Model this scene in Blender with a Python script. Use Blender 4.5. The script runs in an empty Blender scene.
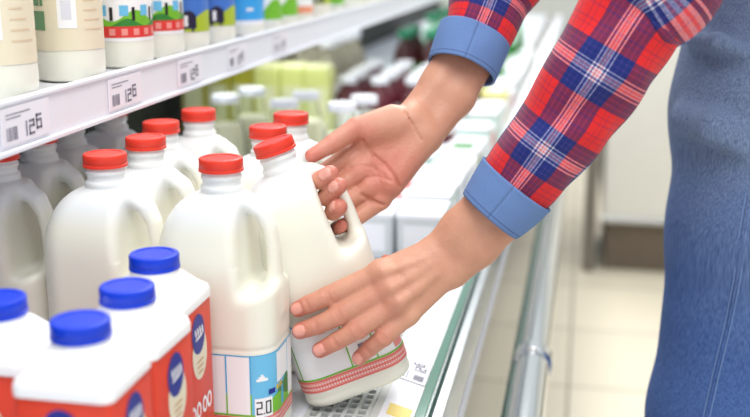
import bpy, bmesh, math, random
import numpy as np
from mathutils import Vector, Matrix
random.seed(4)
C = bpy.context.scene.collection
sc = bpy.context.scene
PI = math.pi
LIFT = .0006
S = 0.65                        # height of the lower display deck above the floor
F = 1042.0                      # focal length in pixels (750 wide)

# ------------------------------------------------------------------ camera
YAW, PITCH = math.radians(11.3), math.radians(14.17)
CAM = Vector((0, 0, S + 0.442))
FW = Vector((-math.sin(YAW)*math.cos(PITCH), math.cos(YAW)*math.cos(PITCH), -math.sin(PITCH)))
RT = Vector((math.cos(YAW), math.sin(YAW), 0))
UP = RT.cross(FW)
cd = bpy.data.cameras.new('camera'); cam = bpy.data.objects.new('camera', cd); C.objects.link(cam)
cd.sensor_width = 36; cd.lens = F/750*36; cd.clip_start = 0.02; cd.clip_end = 60
m = Matrix((RT, UP, -FW)).transposed().to_4x4(); m.translation = CAM
cam.matrix_world = m
cd.dof.use_dof = True; cd.dof.focus_distance = 0.985; cd.dof.aperture_fstop = 3.6
sc.camera = cam
# ------------------------------------------------------------------ light
w = bpy.data.worlds.new('world'); sc.world = w; w.use_nodes = True
bg = w.node_tree.nodes['Background']; bg.inputs[0].default_value = (0.92, 0.97, 1.0, 1); bg.inputs[1].default_value = 0.80
def area(name, loc, rot, sx, sy, power, col):
    l = bpy.data.lights.new(name, 'AREA'); l.shape = 'RECTANGLE'; l.size = sx; l.size_y = sy; l.energy = power; l.color = col
    o = bpy.data.objects.new(name, l); C.objects.link(o); o.location = loc; o.rotation_euler = rot; return o
area('ceiling_lamp_light', (0.3, -0.6, 3.2), (math.radians(-12), 0, 0), 1.6, 2.4, 66, (1, 0.985, 0.96))
area('ceiling_lamp_light', (-0.2, 4.5, 3.4), (0, 0, 0), 1.6, 4.0, 185, (1, 0.995, 0.98))
area('canopy_tube_light', (-0.15, 1.3, 1.95), (0, math.radians(-14), 0), 0.2, 3.4, 9, (1, 0.98, 0.93))
area('under_shelf_fill_light', (-0.66, 3.3, S+0.27), (0, math.radians(-20), 0), 0.08, 3.4, 4, (0.97, 1, 0.95))  # added fill below the upper shelf, lifts the dark bottles and cartons
sc.view_settings.view_transform = 'Standard'; sc.view_settings.look = 'None'
sc.view_settings.gamma = 1; sc.view_settings.use_curve_mapping = False
sc.view_settings.exposure = 0.0

# ------------------------------------------------------------------ helpers
def P(px, py, d):
    return CAM + RT*((px-375)/F*d) + UP*((208.5-py)/F*d) + FW*d
def Z(px, py, z):               # ray through a pixel meets height z above the deck
    v = RT*((px-375)/F) + UP*((208.5-py)/F) + FW
    return CAM + v*((S+z-CAM.z)/v.z)
def proj(p):
    v = Vector(p)-CAM; d = v.dot(FW); return 375+v.dot(RT)/d*F, 208.5-v.dot(UP)/d*F, d
def Yat(px, X, z):
    lo, hi = 0.3, 12.0
    for _ in range(50):
        mid = (lo+hi)/2
        if proj((X, mid, S+z))[0] < px: lo = mid
        else: hi = mid
    return lo
def lin(c):
    return tuple((v/255/12.92 if v/255 <= 0.04045 else ((v/255+0.055)/1.055)**2.4) for v in c)
def nt(m): return m.node_tree.nodes, m.node_tree.links
def mat(name, rgb, rough=0.5, metal=0, sss=0, sssr=(1,.6,.4), bump=0, bscale=200, var=0.0, vscale=20, trans=0, ior=1.45, alpha=1, coat=0, emit=0):
    m = bpy.data.materials.new(name); m.use_nodes = True; n, l = nt(m)
    b = n['Principled BSDF']; col = lin(rgb)
    b.inputs['Base Color'].default_value = (*col, 1); b.inputs['Roughness'].default_value = rough
    b.inputs['Metallic'].default_value = metal; b.inputs['IOR'].default_value = ior
    b.inputs['Transmission Weight'].default_value = trans; b.inputs['Alpha'].default_value = alpha
    b.inputs['Coat Weight'].default_value = coat
    if emit: b.inputs['Emission Color'].default_value = (*col, 1); b.inputs['Emission Strength'].default_value = emit
    if sss:
        b.inputs['Subsurface Weight'].default_value = sss; b.inputs['Subsurface Radius'].default_value = sssr; b.inputs['Subsurface Scale'].default_value = 0.012
    tc = n.new('ShaderNodeTexCoord')
    nz = n.new('ShaderNodeTexNoise'); nz.inputs['Scale'].default_value = vscale; nz.inputs['Detail'].default_value = 3
    l.new(tc.outputs['Object'], nz.inputs['Vector'])
    mx = n.new('ShaderNodeMix'); mx.data_type = 'RGBA'; v = max(var, 0.02)
    mx.inputs['A'].default_value = (*[c*(1-v) for c in col], 1); mx.inputs['B'].default_value = (*[min(1, c*(1+v)) for c in col], 1)
    l.new(nz.outputs['Fac'], mx.inputs['Factor']); l.new(mx.outputs['Result'], b.inputs['Base Color'])
    if bump:
        n2 = n.new('ShaderNodeTexNoise'); n2.inputs['Scale'].default_value = bscale; l.new(tc.outputs['Object'], n2.inputs['Vector'])
        bp = n.new('ShaderNodeBump'); bp.inputs['Strength'].default_value = bump; bp.inputs['Distance'].default_value = 0.001
        l.new(n2.outputs['Fac'], bp.inputs['Height']); l.new(bp.outputs['Normal'], b.inputs['Normal'])
    return m
def empty(name, loc=(0,0,0), rotz=0, label=None, cat=None, group=None):
    o = bpy.data.objects.new(name, None); C.objects.link(o); o.location = (loc[0],loc[1],loc[2]); o.rotation_euler = (0,0,rotz); o.empty_display_size = .02
    tag(o, label, cat, group); return o
def tag(o, label=None, cat=None, group=None, kind=None):
    if label: o['label'] = label
    if cat: o['category'] = cat
    if group: o['group'] = group
    if kind: o['kind'] = kind
    return o
def link(name, me, mats, parent=None, smooth=True):
    if not isinstance(mats, (list, tuple)): mats = [mats]
    for m_ in mats: me.materials.append(m_)
    if smooth: me.polygons.foreach_set('use_smooth', [True]*len(me.polygons))
    o = bpy.data.objects.new(name, me); C.objects.link(o)
    if parent: o.parent = parent
    return o
def dup(root, loc=None, rotz=None, label=None, group=None):
    r = root.copy(); C.objects.link(r)
    if loc is not None: r.location = loc
    if rotz is not None: r.rotation_euler = (0, 0, rotz)
    if label: r['label'] = label
    if group: r['group'] = group
    for ch in list(root.children):
        c = ch.copy(); C.objects.link(c); c.parent = r
        for g in list(ch.children):
            d = g.copy(); C.objects.link(d); d.parent = c
    return r
class MB:
    """collects boxes, lathes and quads into one mesh"""
    def __init__(s): s.v = []; s.f = []; s.m = []; s.uv = {}
    def add(s, v, f, mi=0):
        b = len(s.v); s.v += [tuple(x) for x in v]; s.f += [tuple(i+b for i in q) for q in f]; s.m += [mi]*len(f)
    def box(s, a, b, mi=0, bev=0):
        if bev:
            bm = bmesh.new(); bmesh.ops.create_cube(bm, size=1)
            for vv in bm.verts:
                vv.co = Vector([(a[i]+b[i])/2 + vv.co[i]*(b[i]-a[i]) for i in range(3)])
            bmesh.ops.bevel(bm, geom=bm.edges[:], offset=bev, segments=3, affect='EDGES', profile=.5)
            bm.verts.index_update()
            s.add([v.co[:] for v in bm.verts], [[v.index for v in f.verts] for f in bm.faces], mi); bm.free(); return
        x0,y0,z0 = a; x1,y1,z1 = b
        s.add([(x0,y0,z0),(x1,y0,z0),(x1,y1,z0),(x0,y1,z0),(x0,y0,z1),(x1,y0,z1),(x1,y1,z1),(x0,y1,z1)],
              [(0,3,2,1),(4,5,6,7),(0,1,5,4),(1,2,6,5),(2,3,7,6),(3,0,4,7)], mi)
    def lathe(s, prof, n=40, mi=0, rib=0, ribs=0, c=(0,0), r0=None, r1=None):
        b = len(s.v)
        for (r, z) in prof:
            for k in range(n):
                a = 2*PI*k/n; rr = r*(1+(rib if (rib and k % 2) else 0)) if r > ribs else r
                s.v.append((c[0]+rr*math.cos(a), c[1]+rr*math.sin(a), z))
        for i in range(len(prof)-1):
            for k in range(n):
                k2 = (k+1) % n
                s.f.append((b+i*n+k, b+i*n+k2, b+(i+1)*n+k2, b+(i+1)*n+k)); s.m.append(mi)
        if prof[0][0] > 1e-6: s.f.append(tuple(b+k for k in reversed(range(n)))); s.m.append(mi)
        if prof[-1][0] > 1e-6: s.f.append(tuple(b+(len(prof)-1)*n+k for k in range(n))); s.m.append(mi)
    def tube(s, pts, r, n=12, mi=0):
        b = len(s.v); pts = [Vector(p) for p in pts]; rs = r if isinstance(r, (list, tuple)) else [r]*len(pts)
        up = Vector((0,0,1))
        for i, p in enumerate(pts):
            t = (pts[min(i+1, len(pts)-1)]-pts[max(i-1, 0)]).normalized()
            if abs(t.dot(up)) > .95: up = Vector((1,0,0))
            x = t.cross(up).normalized(); y = x.cross(t).normalized()
            for k in range(n):
                a = 2*PI*k/n; s.v.append(tuple(p+(x*math.cos(a)+y*math.sin(a))*rs[i]))
        for i in range(len(pts)-1):
            for k in range(n):
                k2 = (k+1) % n; s.f.append((b+i*n+k, b+i*n+k2, b+(i+1)*n+k2, b+(i+1)*n+k)); s.m.append(mi)
        s.f.append(tuple(b+k for k in reversed(range(n)))); s.m.append(mi)
        s.f.append(tuple(b+(len(pts)-1)*n+k for k in range(n))); s.m.append(mi)
    def mesh(s, name):
        me = bpy.data.meshes.new(name); me.from_pydata(s.v, [], s.f); me.polygons.foreach_set('material_index', s.m)
        bm = bmesh.new(); bm.from_mesh(me); bmesh.ops.recalc_face_normals(bm, faces=bm.faces); bm.to_mesh(me); bm.free(); return me
    def build(s, name, mats, parent=None, smooth=False):
        me = s.mesh(name); o = link(name, me, mats, parent, smooth)
        if smooth: me.set_sharp_from_angle(angle=math.radians(38))
        return o
# --- signed distance modelling
def surface(D, org, h):
    D = D.astype(np.float32); ins = D < 0
    nx, ny, nz = D.shape
    cx, cy, cz = nx-1, ny-1, nz-1
    cnt = np.zeros((cx,cy,cz), np.int8)
    cor = [(i,j,k) for i in (0,1) for j in (0,1) for k in (0,1)]
    for (i,j,k) in cor: cnt += ins[i:i+cx, j:j+cy, k:k+cz]
    act = (cnt > 0) & (cnt < 8)
    idx = np.full((cx,cy,cz), -1, np.int64); A = np.argwhere(act); idx[act] = np.arange(len(A))
    acc = np.zeros((len(A),3)); num = np.zeros(len(A))
    for a in range(8):
        for ax in range(3):
            ca = cor[a]
            if ca[ax]: continue
            cb = list(ca); cb[ax] = 1
            da = D[A[:,0]+ca[0], A[:,1]+ca[1], A[:,2]+ca[2]]; db = D[A[:,0]+cb[0], A[:,1]+cb[1], A[:,2]+cb[2]]
            s = (da < 0) != (db < 0); t = np.where(s, da/np.where(s, da-db, 1), 0)
            p = np.array(ca, float)[None,:].repeat(len(A), 0); p[:,ax] += t
            acc += p*s[:,None]; num += s
    V = (A + acc/num[:,None])*h + np.array(org)
    Q = []
    for ax in range(3):
        o1, o2 = [(1,2),(2,0),(0,1)][ax]
        sl0 = [slice(None)]*3; sl1 = [slice(None)]*3; sl0[ax] = slice(0,-1); sl1[ax] = slice(1,None)
        a = ins[tuple(sl0)]; b = ins[tuple(sl1)]
        E = np.argwhere(a != b)
        E = E[(E[:,o1] > 0) & (E[:,o2] > 0) & (E[:,o1] < D.shape[o1]-1) & (E[:,o2] < D.shape[o2]-1)]
        fl = a[E[:,0],E[:,1],E[:,2]]
        def cell(d1, d2):
            e = E.copy(); e[:,o1] += d1; e[:,o2] += d2; return idx[e[:,0],e[:,1],e[:,2]]
        q = np.stack([cell(-1,-1), cell(0,-1), cell(0,0), cell(-1,0)], 1)
        q[~fl] = q[~fl][:,::-1]; Q.append(q)
    return V, np.concatenate(Q)
def smin(a, b, k):
    hh = np.clip(0.5+0.5*(b-a)/k, 0, 1); return b*(1-hh)+a*hh-k*hh*(1-hh)
def smax(a, b, k): return -smin(-a, -b, k)
class SDF:
    def __init__(s, lo, hi, h):
        s.lo = np.array(lo, float); s.h = h; n = np.ceil((np.array(hi)-s.lo)/h).astype(int)+1
        s.ax = [s.lo[i]+np.arange(n[i])*h for i in range(3)]; s.D = np.full(n, 0.08, np.float32)
    def sub(s, lo, hi):
        sl = []
        for i in range(3):
            a = int(np.clip(math.floor((lo[i]-s.lo[i])/s.h), 0, len(s.ax[i])-1)); b = int(np.clip(math.ceil((hi[i]-s.lo[i])/s.h)+1, a+1, len(s.ax[i]))); sl.append(slice(a, b))
        X = s.ax[0][sl[0]][:,None,None]; Y = s.ax[1][sl[1]][None,:,None]; Zz = s.ax[2][sl[2]][None,None,:]
        return tuple(sl), X, Y, Zz
    def cone(s, a, b, r1, r2, k=0.006, cut=False):
        a = np.array(a, float); b = np.array(b, float); R = max(r1, r2)+0.03
        sl, X, Y, Zz = s.sub(np.minimum(a,b)-R, np.maximum(a,b)+R)
        ab = b-a; L = max(ab.dot(ab), 1e-12)
        t = np.clip(((X-a[0])*ab[0]+(Y-a[1])*ab[1]+(Zz-a[2])*ab[2])/L, 0, 1)
        d = np.sqrt((X-a[0]-t*ab[0])**2+(Y-a[1]-t*ab[1])**2+(Zz-a[2]-t*ab[2])**2)-(r1+(r2-r1)*t)
        if cut: s.D[sl] = smax(s.D[sl], -d, k)
        else: s.D[sl] = smin(s.D[sl], d, k)
    def chain(s, pts, rs, k=0.006, cut=False):
        for i in range(len(pts)-1): s.cone(pts[i], pts[i+1], rs[i], rs[i+1], k, cut)
    def ell(s, c, r, k=0.01):
        c = np.array(c, float); r = np.array(r, float)
        sl, X, Y, Zz = s.sub(c-r-0.03, c+r+0.03)
        q = np.sqrt(((X-c[0])/r[0])**2+((Y-c[1])/r[1])**2+((Zz-c[2])/r[2])**2); d = (q-1)*r.min()
        s.D[sl] = smin(s.D[sl], d, k)
    def arr(s): return surface(s.D, s.lo, s.h)
def mesh_from(name, V, Q):
    me = bpy.data.meshes.new(name); me.vertices.add(len(V)); me.vertices.foreach_set('co', np.asarray(V, np.float32).ravel())
    me.loops.add(len(Q)*4); me.loops.foreach_set('vertex_index', np.asarray(Q).ravel().astype(np.int32))
    me.polygons.add(len(Q)); me.polygons.foreach_set('loop_start', (np.arange(len(Q))*4).astype(np.int32))
    me.update(); me.validate(); return me

# ------------------------------------------------------------------ materials
M = {}
M['milk']   = mat('milk_filled_plastic', (236,235,222), .34, sss=.2, sssr=(1,.95,.8), coat=.15, bump=.04, bscale=60)
M['redcap'] = mat('red_cap_plastic', (230,62,44), .35, sss=.1)
M['bluecap']= mat('blue_cap_plastic', (4,58,205), .35)
M['whitecap']=mat('white_cap_plastic', (235,238,245), .4)
M['white']  = mat('white_print', (246,246,248), .4)
M['lblblue']= mat('label_sky_blue', (110,192,234), .4)
M['lblline']= mat('label_blue_line', (70,170,225), .4)
M['green']  = mat('label_green', (120,190,50), .4, var=.15, vscale=90)
M['dgreen'] = mat('label_dark_green', (50,130,50), .4, var=.2, vscale=120)
M['yellow'] = mat('label_yellow', (240,200,50), .4)
M['red']    = mat('label_red', (225,60,55), .4)
M['pale_red']=mat('label_pale_red', (240,150,142), .4)
M['black']  = mat('ink_black', (30,28,32), .5)
M['ink']    = mat('ink_grey', (128,128,146), .5)
M['navy']   = mat('label_navy', (20,40,140), .4)
M['cartonred']= mat('carton_red', (222,66,42), .4, var=.12, vscale=40)
M['cream']  = mat('label_cream', (232,222,196), .4)
M['tan']    = mat('label_tan', (205,165,120), .45)
M['shelf']  = mat('shelf_white_enamel', (232,235,243), .35)
M['tag']    = mat('price_tag_paper', (238,236,244), .45)
M['steel']  = mat('brushed_steel', (190,195,198), .22, metal=1, bump=.1)
M['chrome'] = mat('chrome', (225,228,230), .1, metal=1)
M['greenglass'] = mat('green_glass_edge', (70,125,105), .12, coat=.6)
M['dark']   = mat('dark_recess', (30,34,30), .7)
M['kick']   = mat('dark_kick_plate', (112,100,86), .6, var=.1)
M['freezer']= mat('freezer_white_panel', (236,234,226), .4)
M['grille'] = mat('white_grille_metal', (215,216,214), .4)
M['slot']   = mat('slot_black', (22,22,24), .6)
M['chambray'] = None

def tile_mat():
    m = bpy.data.materials.new('beige_floor_tile'); m.use_nodes = True; n, l = nt(m); b = n['Principled BSDF']
    tc = n.new('ShaderNodeTexCoord'); br = n.new('ShaderNodeTexBrick'); br.offset = 0
    br.inputs['Scale'].default_value = 1; br.inputs['Brick Width'].default_value = .42; br.inputs['Row Height'].default_value = .42
    br.inputs['Mortar Size'].default_value = .004; br.inputs['Color1'].default_value = (*lin((226,217,196)),1); br.inputs['Color2'].default_value = (*lin((219,210,190)),1)
    br.inputs['Mortar'].default_value = (*lin((150,140,120)),1); l.new(tc.outputs['Object'], br.inputs['Vector'])
    l.new(br.outputs['Color'], b.inputs['Base Color']); b.inputs['Roughness'].default_value = .28
    return m
M['tile'] = tile_mat()
def fabric_nodes(m, uv, scale, amp=.35, dist=.0006):
    n, l = nt(m); b = n['Principled BSDF']
    w1 = n.new('ShaderNodeTexWave'); w1.bands_direction = 'X'; w1.inputs['Scale'].default_value = scale
    w2 = n.new('ShaderNodeTexWave'); w2.bands_direction = 'Y'; w2.inputs['Scale'].default_value = scale
    l.new(uv, w1.inputs['Vector']); l.new(uv, w2.inputs['Vector'])
    ad = n.new('ShaderNodeMath'); ad.operation = 'ADD'; l.new(w1.outputs['Fac'], ad.inputs[0]); l.new(w2.outputs['Fac'], ad.inputs[1])
    bp = n.new('ShaderNodeBump'); bp.inputs['Strength'].default_value = amp; bp.inputs['Distance'].default_value = dist
    l.new(ad.outputs[0], bp.inputs['Height']); l.new(bp.outputs['Normal'], b.inputs['Normal']); return ad
def plaid_mat(name, planar=False):
    m = bpy.data.materials.new(name); m.use_nodes = True; n, l = nt(m); b = n['Principled BSDF']
    b.inputs['Roughness'].default_value = .85; b.inputs['Sheen Weight'].default_value = .15
    tc = n.new('ShaderNodeTexCoord'); src = tc.outputs['Object'] if planar else tc.outputs['UV']
    sp = n.new('ShaderNodeSeparateXYZ'); l.new(src, sp.inputs[0])
    outs = []
    R_, Nv, W_, Mx, N2, R2 = [tuple(v/255 for v in c) for c in ((226,32,36), (4,34,112), (225,212,226), (175,30,70), (60,50,130), (232,110,120))]
    for ax in ((1,2) if planar else (0,1)):
        d = n.new('ShaderNodeMath'); d.operation = 'MULTIPLY_ADD'; d.inputs[1].default_value = 1/.082; d.inputs[2].default_value = 100.5; l.new(sp.outputs[ax], d.inputs[0])
        fr = n.new('ShaderNodeMath'); fr.operation = 'FRACT'; l.new(d.outputs[0], fr.inputs[0])
        r = n.new('ShaderNodeValToRGB'); r.color_ramp.interpolation = 'CONSTANT'; e = r.color_ramp.elements
        stops = [(0,R_),(.06,Mx),(.08,R_),(.13,Mx),(.145,R_),(.23,Nv),(.28,N2),(.295,Nv),(.34,N2),(.355,Nv),(.415,W_),(.43,N2),(.445,Nv),(.455,W_),(.475,R2),(.49,W_),(.51,R2),(.525,W_),(.545,Nv),(.57,W_),(.585,Nv),(.64,N2),(.655,Nv),(.70,N2),(.715,Nv),(.77,R_),(.86,Mx),(.875,R_),(.92,Mx),(.94,R_)]
        e[0].position = 0; e[0].color = (*stops[0][1],1); e[1].position = stops[1][0]; e[1].color = (*stops[1][1],1)
        for p, c in stops[2:]:
            q = e.new(p); q.color = (*c,1)
        l.new(fr.outputs[0], r.inputs[0]); outs.append(r.outputs[0])
    # twill: fine diagonal mixing of the two yarn sets
    mx = n.new('ShaderNodeMix'); mx.data_type = 'RGBA'; mx.inputs['Factor'].default_value = .5
    l.new(outs[0], mx.inputs['A']); l.new(outs[1], mx.inputs['B'])
    nz = n.new('ShaderNodeTexNoise'); nz.inputs['Scale'].default_value = 900; l.new(src, nz.inputs['Vector'])
    mr = n.new('ShaderNodeMapRange'); mr.inputs[1].default_value = .35; mr.inputs[2].default_value = .65; mr.inputs[3].default_value = .38; mr.inputs[4].default_value = .62
    l.new(nz.outputs['Fac'], mr.inputs[0]); l.new(mr.outputs[0], mx.inputs['Factor'])
    hs = n.new('ShaderNodeGamma'); hs.inputs['Gamma'].default_value = 2.2
    l.new(mx.outputs['Result'], hs.inputs['Color']); l.new(hs.outputs[0], b.inputs['Base Color'])
    fabric_nodes(m, src, 300, .2)
    return m
M['plaid'] = plaid_mat('plaid_flannel'); M['plaid_body'] = plaid_mat('plaid_flannel_body', True)
def cloth_mat(name, c1, c2, sc1, planar, big=None, bigscale=5, thr=(.4,.6)):
    m = bpy.data.materials.new(name); m.use_nodes = True; n, l = nt(m); b = n['Principled BSDF']; b.inputs['Roughness'].default_value = .9
    tc = n.new('ShaderNodeTexCoord'); src = tc.outputs['Object'] if planar else tc.outputs['UV']
    mp = n.new('ShaderNodeMapping'); l.new(src, mp.inputs[0]); mp.inputs['Scale'].default_value = (1,1,.05) if planar else (1,.3,1)
    nz = n.new('ShaderNodeTexNoise'); nz.inputs['Scale'].default_value = sc1; nz.inputs['Detail'].default_value = 3; l.new(mp.outputs[0], nz.inputs['Vector'])
    mr = n.new('ShaderNodeMapRange'); mr.inputs[1].default_value = .3; mr.inputs[2].default_value = .7; l.new(nz.outputs['Fac'], mr.inputs[0])
    mx = n.new('ShaderNodeMix'); mx.data_type = 'RGBA'; mx.inputs['A'].default_value = (*lin(c1),1); mx.inputs['B'].default_value = (*lin(c2),1); l.new(mr.outputs[0], mx.inputs['Factor'])
    out = mx.outputs['Result']
    if big:
        sp = n.new('ShaderNodeSeparateXYZ'); l.new(src, sp.inputs[0])
        n3 = n.new('ShaderNodeTexNoise'); n3.inputs['Scale'].default_value = bigscale; l.new(src, n3.inputs['Vector'])
        ma = n.new('ShaderNodeMath'); ma.operation = 'MULTIPLY_ADD'; ma.inputs[1].default_value = .25; l.new(n3.outputs['Fac'], ma.inputs[0]); l.new(sp.outputs[2], ma.inputs[2])
        m2 = n.new('ShaderNodeMapRange'); m2.inputs[1].default_value = thr[0]; m2.inputs[2].default_value = thr[1]; l.new(ma.outputs[0], m2.inputs[0])
        my = n.new('ShaderNodeMix'); my.data_type = 'RGBA'; my.blend_type = 'MULTIPLY'; my.inputs['Factor'].default_value = 1
        mz = n.new('ShaderNodeMix'); mz.data_type = 'RGBA'; mz.inputs['A'].default_value = (*big,1); mz.inputs['B'].default_value = (1,1,1,1); l.new(m2.outputs[0], mz.inputs['Factor'])
        l.new(out, my.inputs['A']); l.new(mz.outputs['Result'], my.inputs['B']); out = my.outputs['Result']
    l.new(out, b.inputs['Base Color'])
    bp = n.new('ShaderNodeBump'); bp.inputs['Strength'].default_value = .3; bp.inputs['Distance'].default_value = .0008
    l.new(nz.outputs['Fac'], bp.inputs['Height']); l.new(bp.outputs['Normal'], b.inputs['Normal'])
    return m
M['chambray'] = cloth_mat('chambray_blue', (92,124,180), (112,142,194), 2200, False)
M['denim'] = cloth_mat('blue_denim', (74,96,134), (132,150,182), 1000, True, big=(.36,.55,.92), bigscale=6, thr=(.80,1.02))
def add_stitch(m):
    n, l = nt(m); b = n['Principled BSDF']; src = b.inputs['Base Color'].links[0].from_socket
    tc = n.new('ShaderNodeTexCoord'); sp = n.new('ShaderNodeSeparateXYZ'); l.new(tc.outputs['UV'], sp.inputs[0])
    c1 = n.new('ShaderNodeMath'); c1.operation = 'COMPARE'; c1.inputs[1].default_value = .0045; c1.inputs[2].default_value = .0005; l.new(sp.outputs[1], c1.inputs[0])
    w_ = n.new('ShaderNodeMath'); w_.operation = 'MULTIPLY'; w_.inputs[1].default_value = 420; l.new(sp.outputs[0], w_.inputs[0])
    f_ = n.new('ShaderNodeMath'); f_.operation = 'FRACT'; l.new(w_.outputs[0], f_.inputs[0])
    g_ = n.new('ShaderNodeMath'); g_.operation = 'LESS_THAN'; g_.inputs[1].default_value = .65; l.new(f_.outputs[0], g_.inputs[0])
    k_ = n.new('ShaderNodeMath'); k_.operation = 'MULTIPLY'; l.new(c1.outputs[0], k_.inputs[0]); l.new(g_.outputs[0], k_.inputs[1])
    mx = n.new('ShaderNodeMix'); mx.data_type = 'RGBA'; mx.inputs['B'].default_value = (*lin((52,76,130)),1); l.new(src, mx.inputs['A']); l.new(k_.outputs[0], mx.inputs['Factor']); l.new(mx.outputs['Result'], b.inputs['Base Color'])
add_stitch(M['chambray'])
M['stitch'] = mat('pale_stitching', (120,150,200), .8)
def skin_mat():
    m = bpy.data.materials.new('skin'); m.use_nodes = True; n, l = nt(m); b = n['Principled BSDF']
    b.inputs['Roughness'].default_value = .45; b.inputs['Subsurface Weight'].default_value = .12; b.inputs['Subsurface Radius'].default_value = (1,.4,.25); b.inputs['Subsurface Scale'].default_value = .006
    at = n.new('ShaderNodeAttribute'); at.attribute_name = 'tint'; sp = n.new('ShaderNodeSeparateColor'); l.new(at.outputs['Color'], sp.inputs[0])
    tc = n.new('ShaderNodeTexCoord'); nz = n.new('ShaderNodeTexNoise'); nz.inputs['Scale'].default_value = 45; nz.inputs['Detail'].default_value = 4; l.new(tc.outputs['Object'], nz.inputs['Vector'])
    base = n.new('ShaderNodeMix'); base.data_type = 'RGBA'; base.inputs['A'].default_value = (*lin((216,164,136)),1); base.inputs['B'].default_value = (*lin((196,136,114)),1); l.new(nz.outputs['Fac'], base.inputs['Factor'])
    red = n.new('ShaderNodeMix'); red.data_type = 'RGBA'; red.inputs['B'].default_value = (*lin((198,100,90)),1); l.new(sp.outputs[1], red.inputs['Factor']); l.new(base.outputs['Result'], red.inputs['A'])
    nl = n.new('ShaderNodeMix'); nl.data_type = 'RGBA'; nl.inputs['B'].default_value = (*lin((230,164,150)),1); l.new(sp.outputs[0], nl.inputs['Factor']); l.new(red.outputs['Result'], nl.inputs['A'])
    l.new(nl.outputs['Result'], b.inputs['Base Color'])
    rr = n.new('ShaderNodeMapRange'); rr.inputs[3].default_value = .48; rr.inputs[4].default_value = .22; l.new(sp.outputs[0], rr.inputs[0]); l.new(rr.outputs[0], b.inputs['Roughness'])
    n2 = n.new('ShaderNodeTexNoise'); n2.inputs['Scale'].default_value = 350; n2.inputs['Detail'].default_value = 5; l.new(tc.outputs['Object'], n2.inputs['Vector'])
    bp = n.new('ShaderNodeBump'); bp.inputs['Strength'].default_value = .5; bp.inputs['Distance'].default_value = .0010; l.new(n2.outputs['Fac'], bp.inputs['Height']); l.new(bp.outputs['Normal'], b.inputs['Normal'])
    return m
M['skin'] = skin_mat()
M['hair'] = mat('dark_brown_hair', (60,40,28), .5)

# ================================================================== STRUCTURE
def struct(name, mb, mats, smooth=False):
    o = mb.build(name, mats, None, smooth); o['kind'] = 'structure'; return o
b = MB(); b.box((-2.5,-2.5,-.05), (5,11,0)); struct('floor', b, M['tile'])
b = MB(); b.box((-2.5,11,0), (5,11.1,3.6)); struct('wall_back', b, mat('far_wall_pale', (228,230,226), .6))
b = MB(); b.box((-2.6,-2.5,0), (-2.5,11,3.6)); struct('wall_left', b, mat('left_wall_pale', (214,216,212), .6))

# ================================================================== DISPLAY CASE (lower deck)
YA, YB = -0.6, 7.0
case = empty('display_case', (0,0,0), 0, 'long white chilled display case whose deck carries the milk jugs', 'display case')
b = MB(); b.box((-.95,YA,S-.05), (-.25,YB,S), bev=.004); b.build('deck', M['shelf'], case)
b = MB(); b.box((-1.0,YA,0.0), (-.95,YB,S+1.3)); b.build('back_panel', M['dark'], case)
b = MB(); b.box((-.95,YA,.0), (-.40,YB,S-.05)); b.build('base_cabinet', M['shelf'], case)
# perforated air grille
b = MB(); b.box((-.25,YA,S-.05), (-.178,YB,S-.012), mi=1)
x0, x1 = -.25, -.178
for x in (x0, x0+.0115*1, x0+.0115*2, x0+.0115*3, x0+.0115*4, x0+.0115*5):
    b.box((x,YA,S-.012), (x+.004,YB,S-.001))
b.box((x1-.010,YA,S-.012), (x1,YB,S), bev=.001)
y = .55
while y < 2.4:
    b.box((x0,y,S-.011), (x1,y+.004,S-.002)); y += .0125
b.build('air_grille', [M['grille'], M['slot']], case)
# slanted price rail
b = MB(); b.add([(-.178,YA,S+.003),(-.146,YA,S-.006),(-.146,YA,S-.022),(-.178,YA,S-.022),(-.178,YB,S+.003),(-.146,YB,S-.006),(-.146,YB,S-.022),(-.178,YB,S-.022)],
      [(0,1,2,3),(7,6,5,4),(0,4,5,1),(1,5,6,2),(2,6,7,3),(3,7,4,0)]); b.build('price_rail', M['tag'], case)
b = MB(); b.box((-.145,YA,S-.06), (-.134,YB,S+.002), bev=.002); b.build('glass_lip', M['greenglass'], case)
b = MB(); b.box((-.134,YA,S-.07), (-.120,YB,S-.012), bev=.003); b.build('steel_trim', M['steel'], case)
b = MB(); b.box((-.40,YA,S-.10), (-.12,YB,S-.0751)); b.build('front_underside', M['shelf'], case)

# bumper rail
rail = empty('bumper_rail', (-.051,0,S-.14), 0, 'round chrome bumper rail with a collar running beside the case', 'rail')
b = MB(); b.tube([(0,YA,0),(0,YB,0)], .021, 28); b.build('pipe', M['chrome'], rail, True)
yc = proj  # joint
YJ = Z(534,362,-.14).y
for yy in (YJ, YJ+1.9, YJ-1.9 if YJ-1.9 > YA else YJ+3.8):
    b = MB(); b.tube([(0,yy-.018,0),(0,yy-.014,0),(0,yy+.014,0),(0,yy+.018,0)], [.022,.028,.028,.022], 28); b.build('collar', M['chrome'], rail, True)
b = MB(); b.tube([(0,YA,0),(0,YJ-.02,0)], .0235, 28); b.build('sleeve_pipe', M['chrome'], rail, True)
b = MB(); b.tube([(-.024,YA,-.002),(-.024,YB,-.002)], .0075, 12); b.build('rubber_strip', mat('dark_green_rubber', (28,62,52), .5), rail, True)
for yy in (YJ+2.6, YJ+4.5):
    b = MB(); b.tube([(0,yy,-.0),(-.07,yy,-.02),(-.33,yy,-.03)], .009, 14); b.build('bracket', M['steel'], rail, True)

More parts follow.
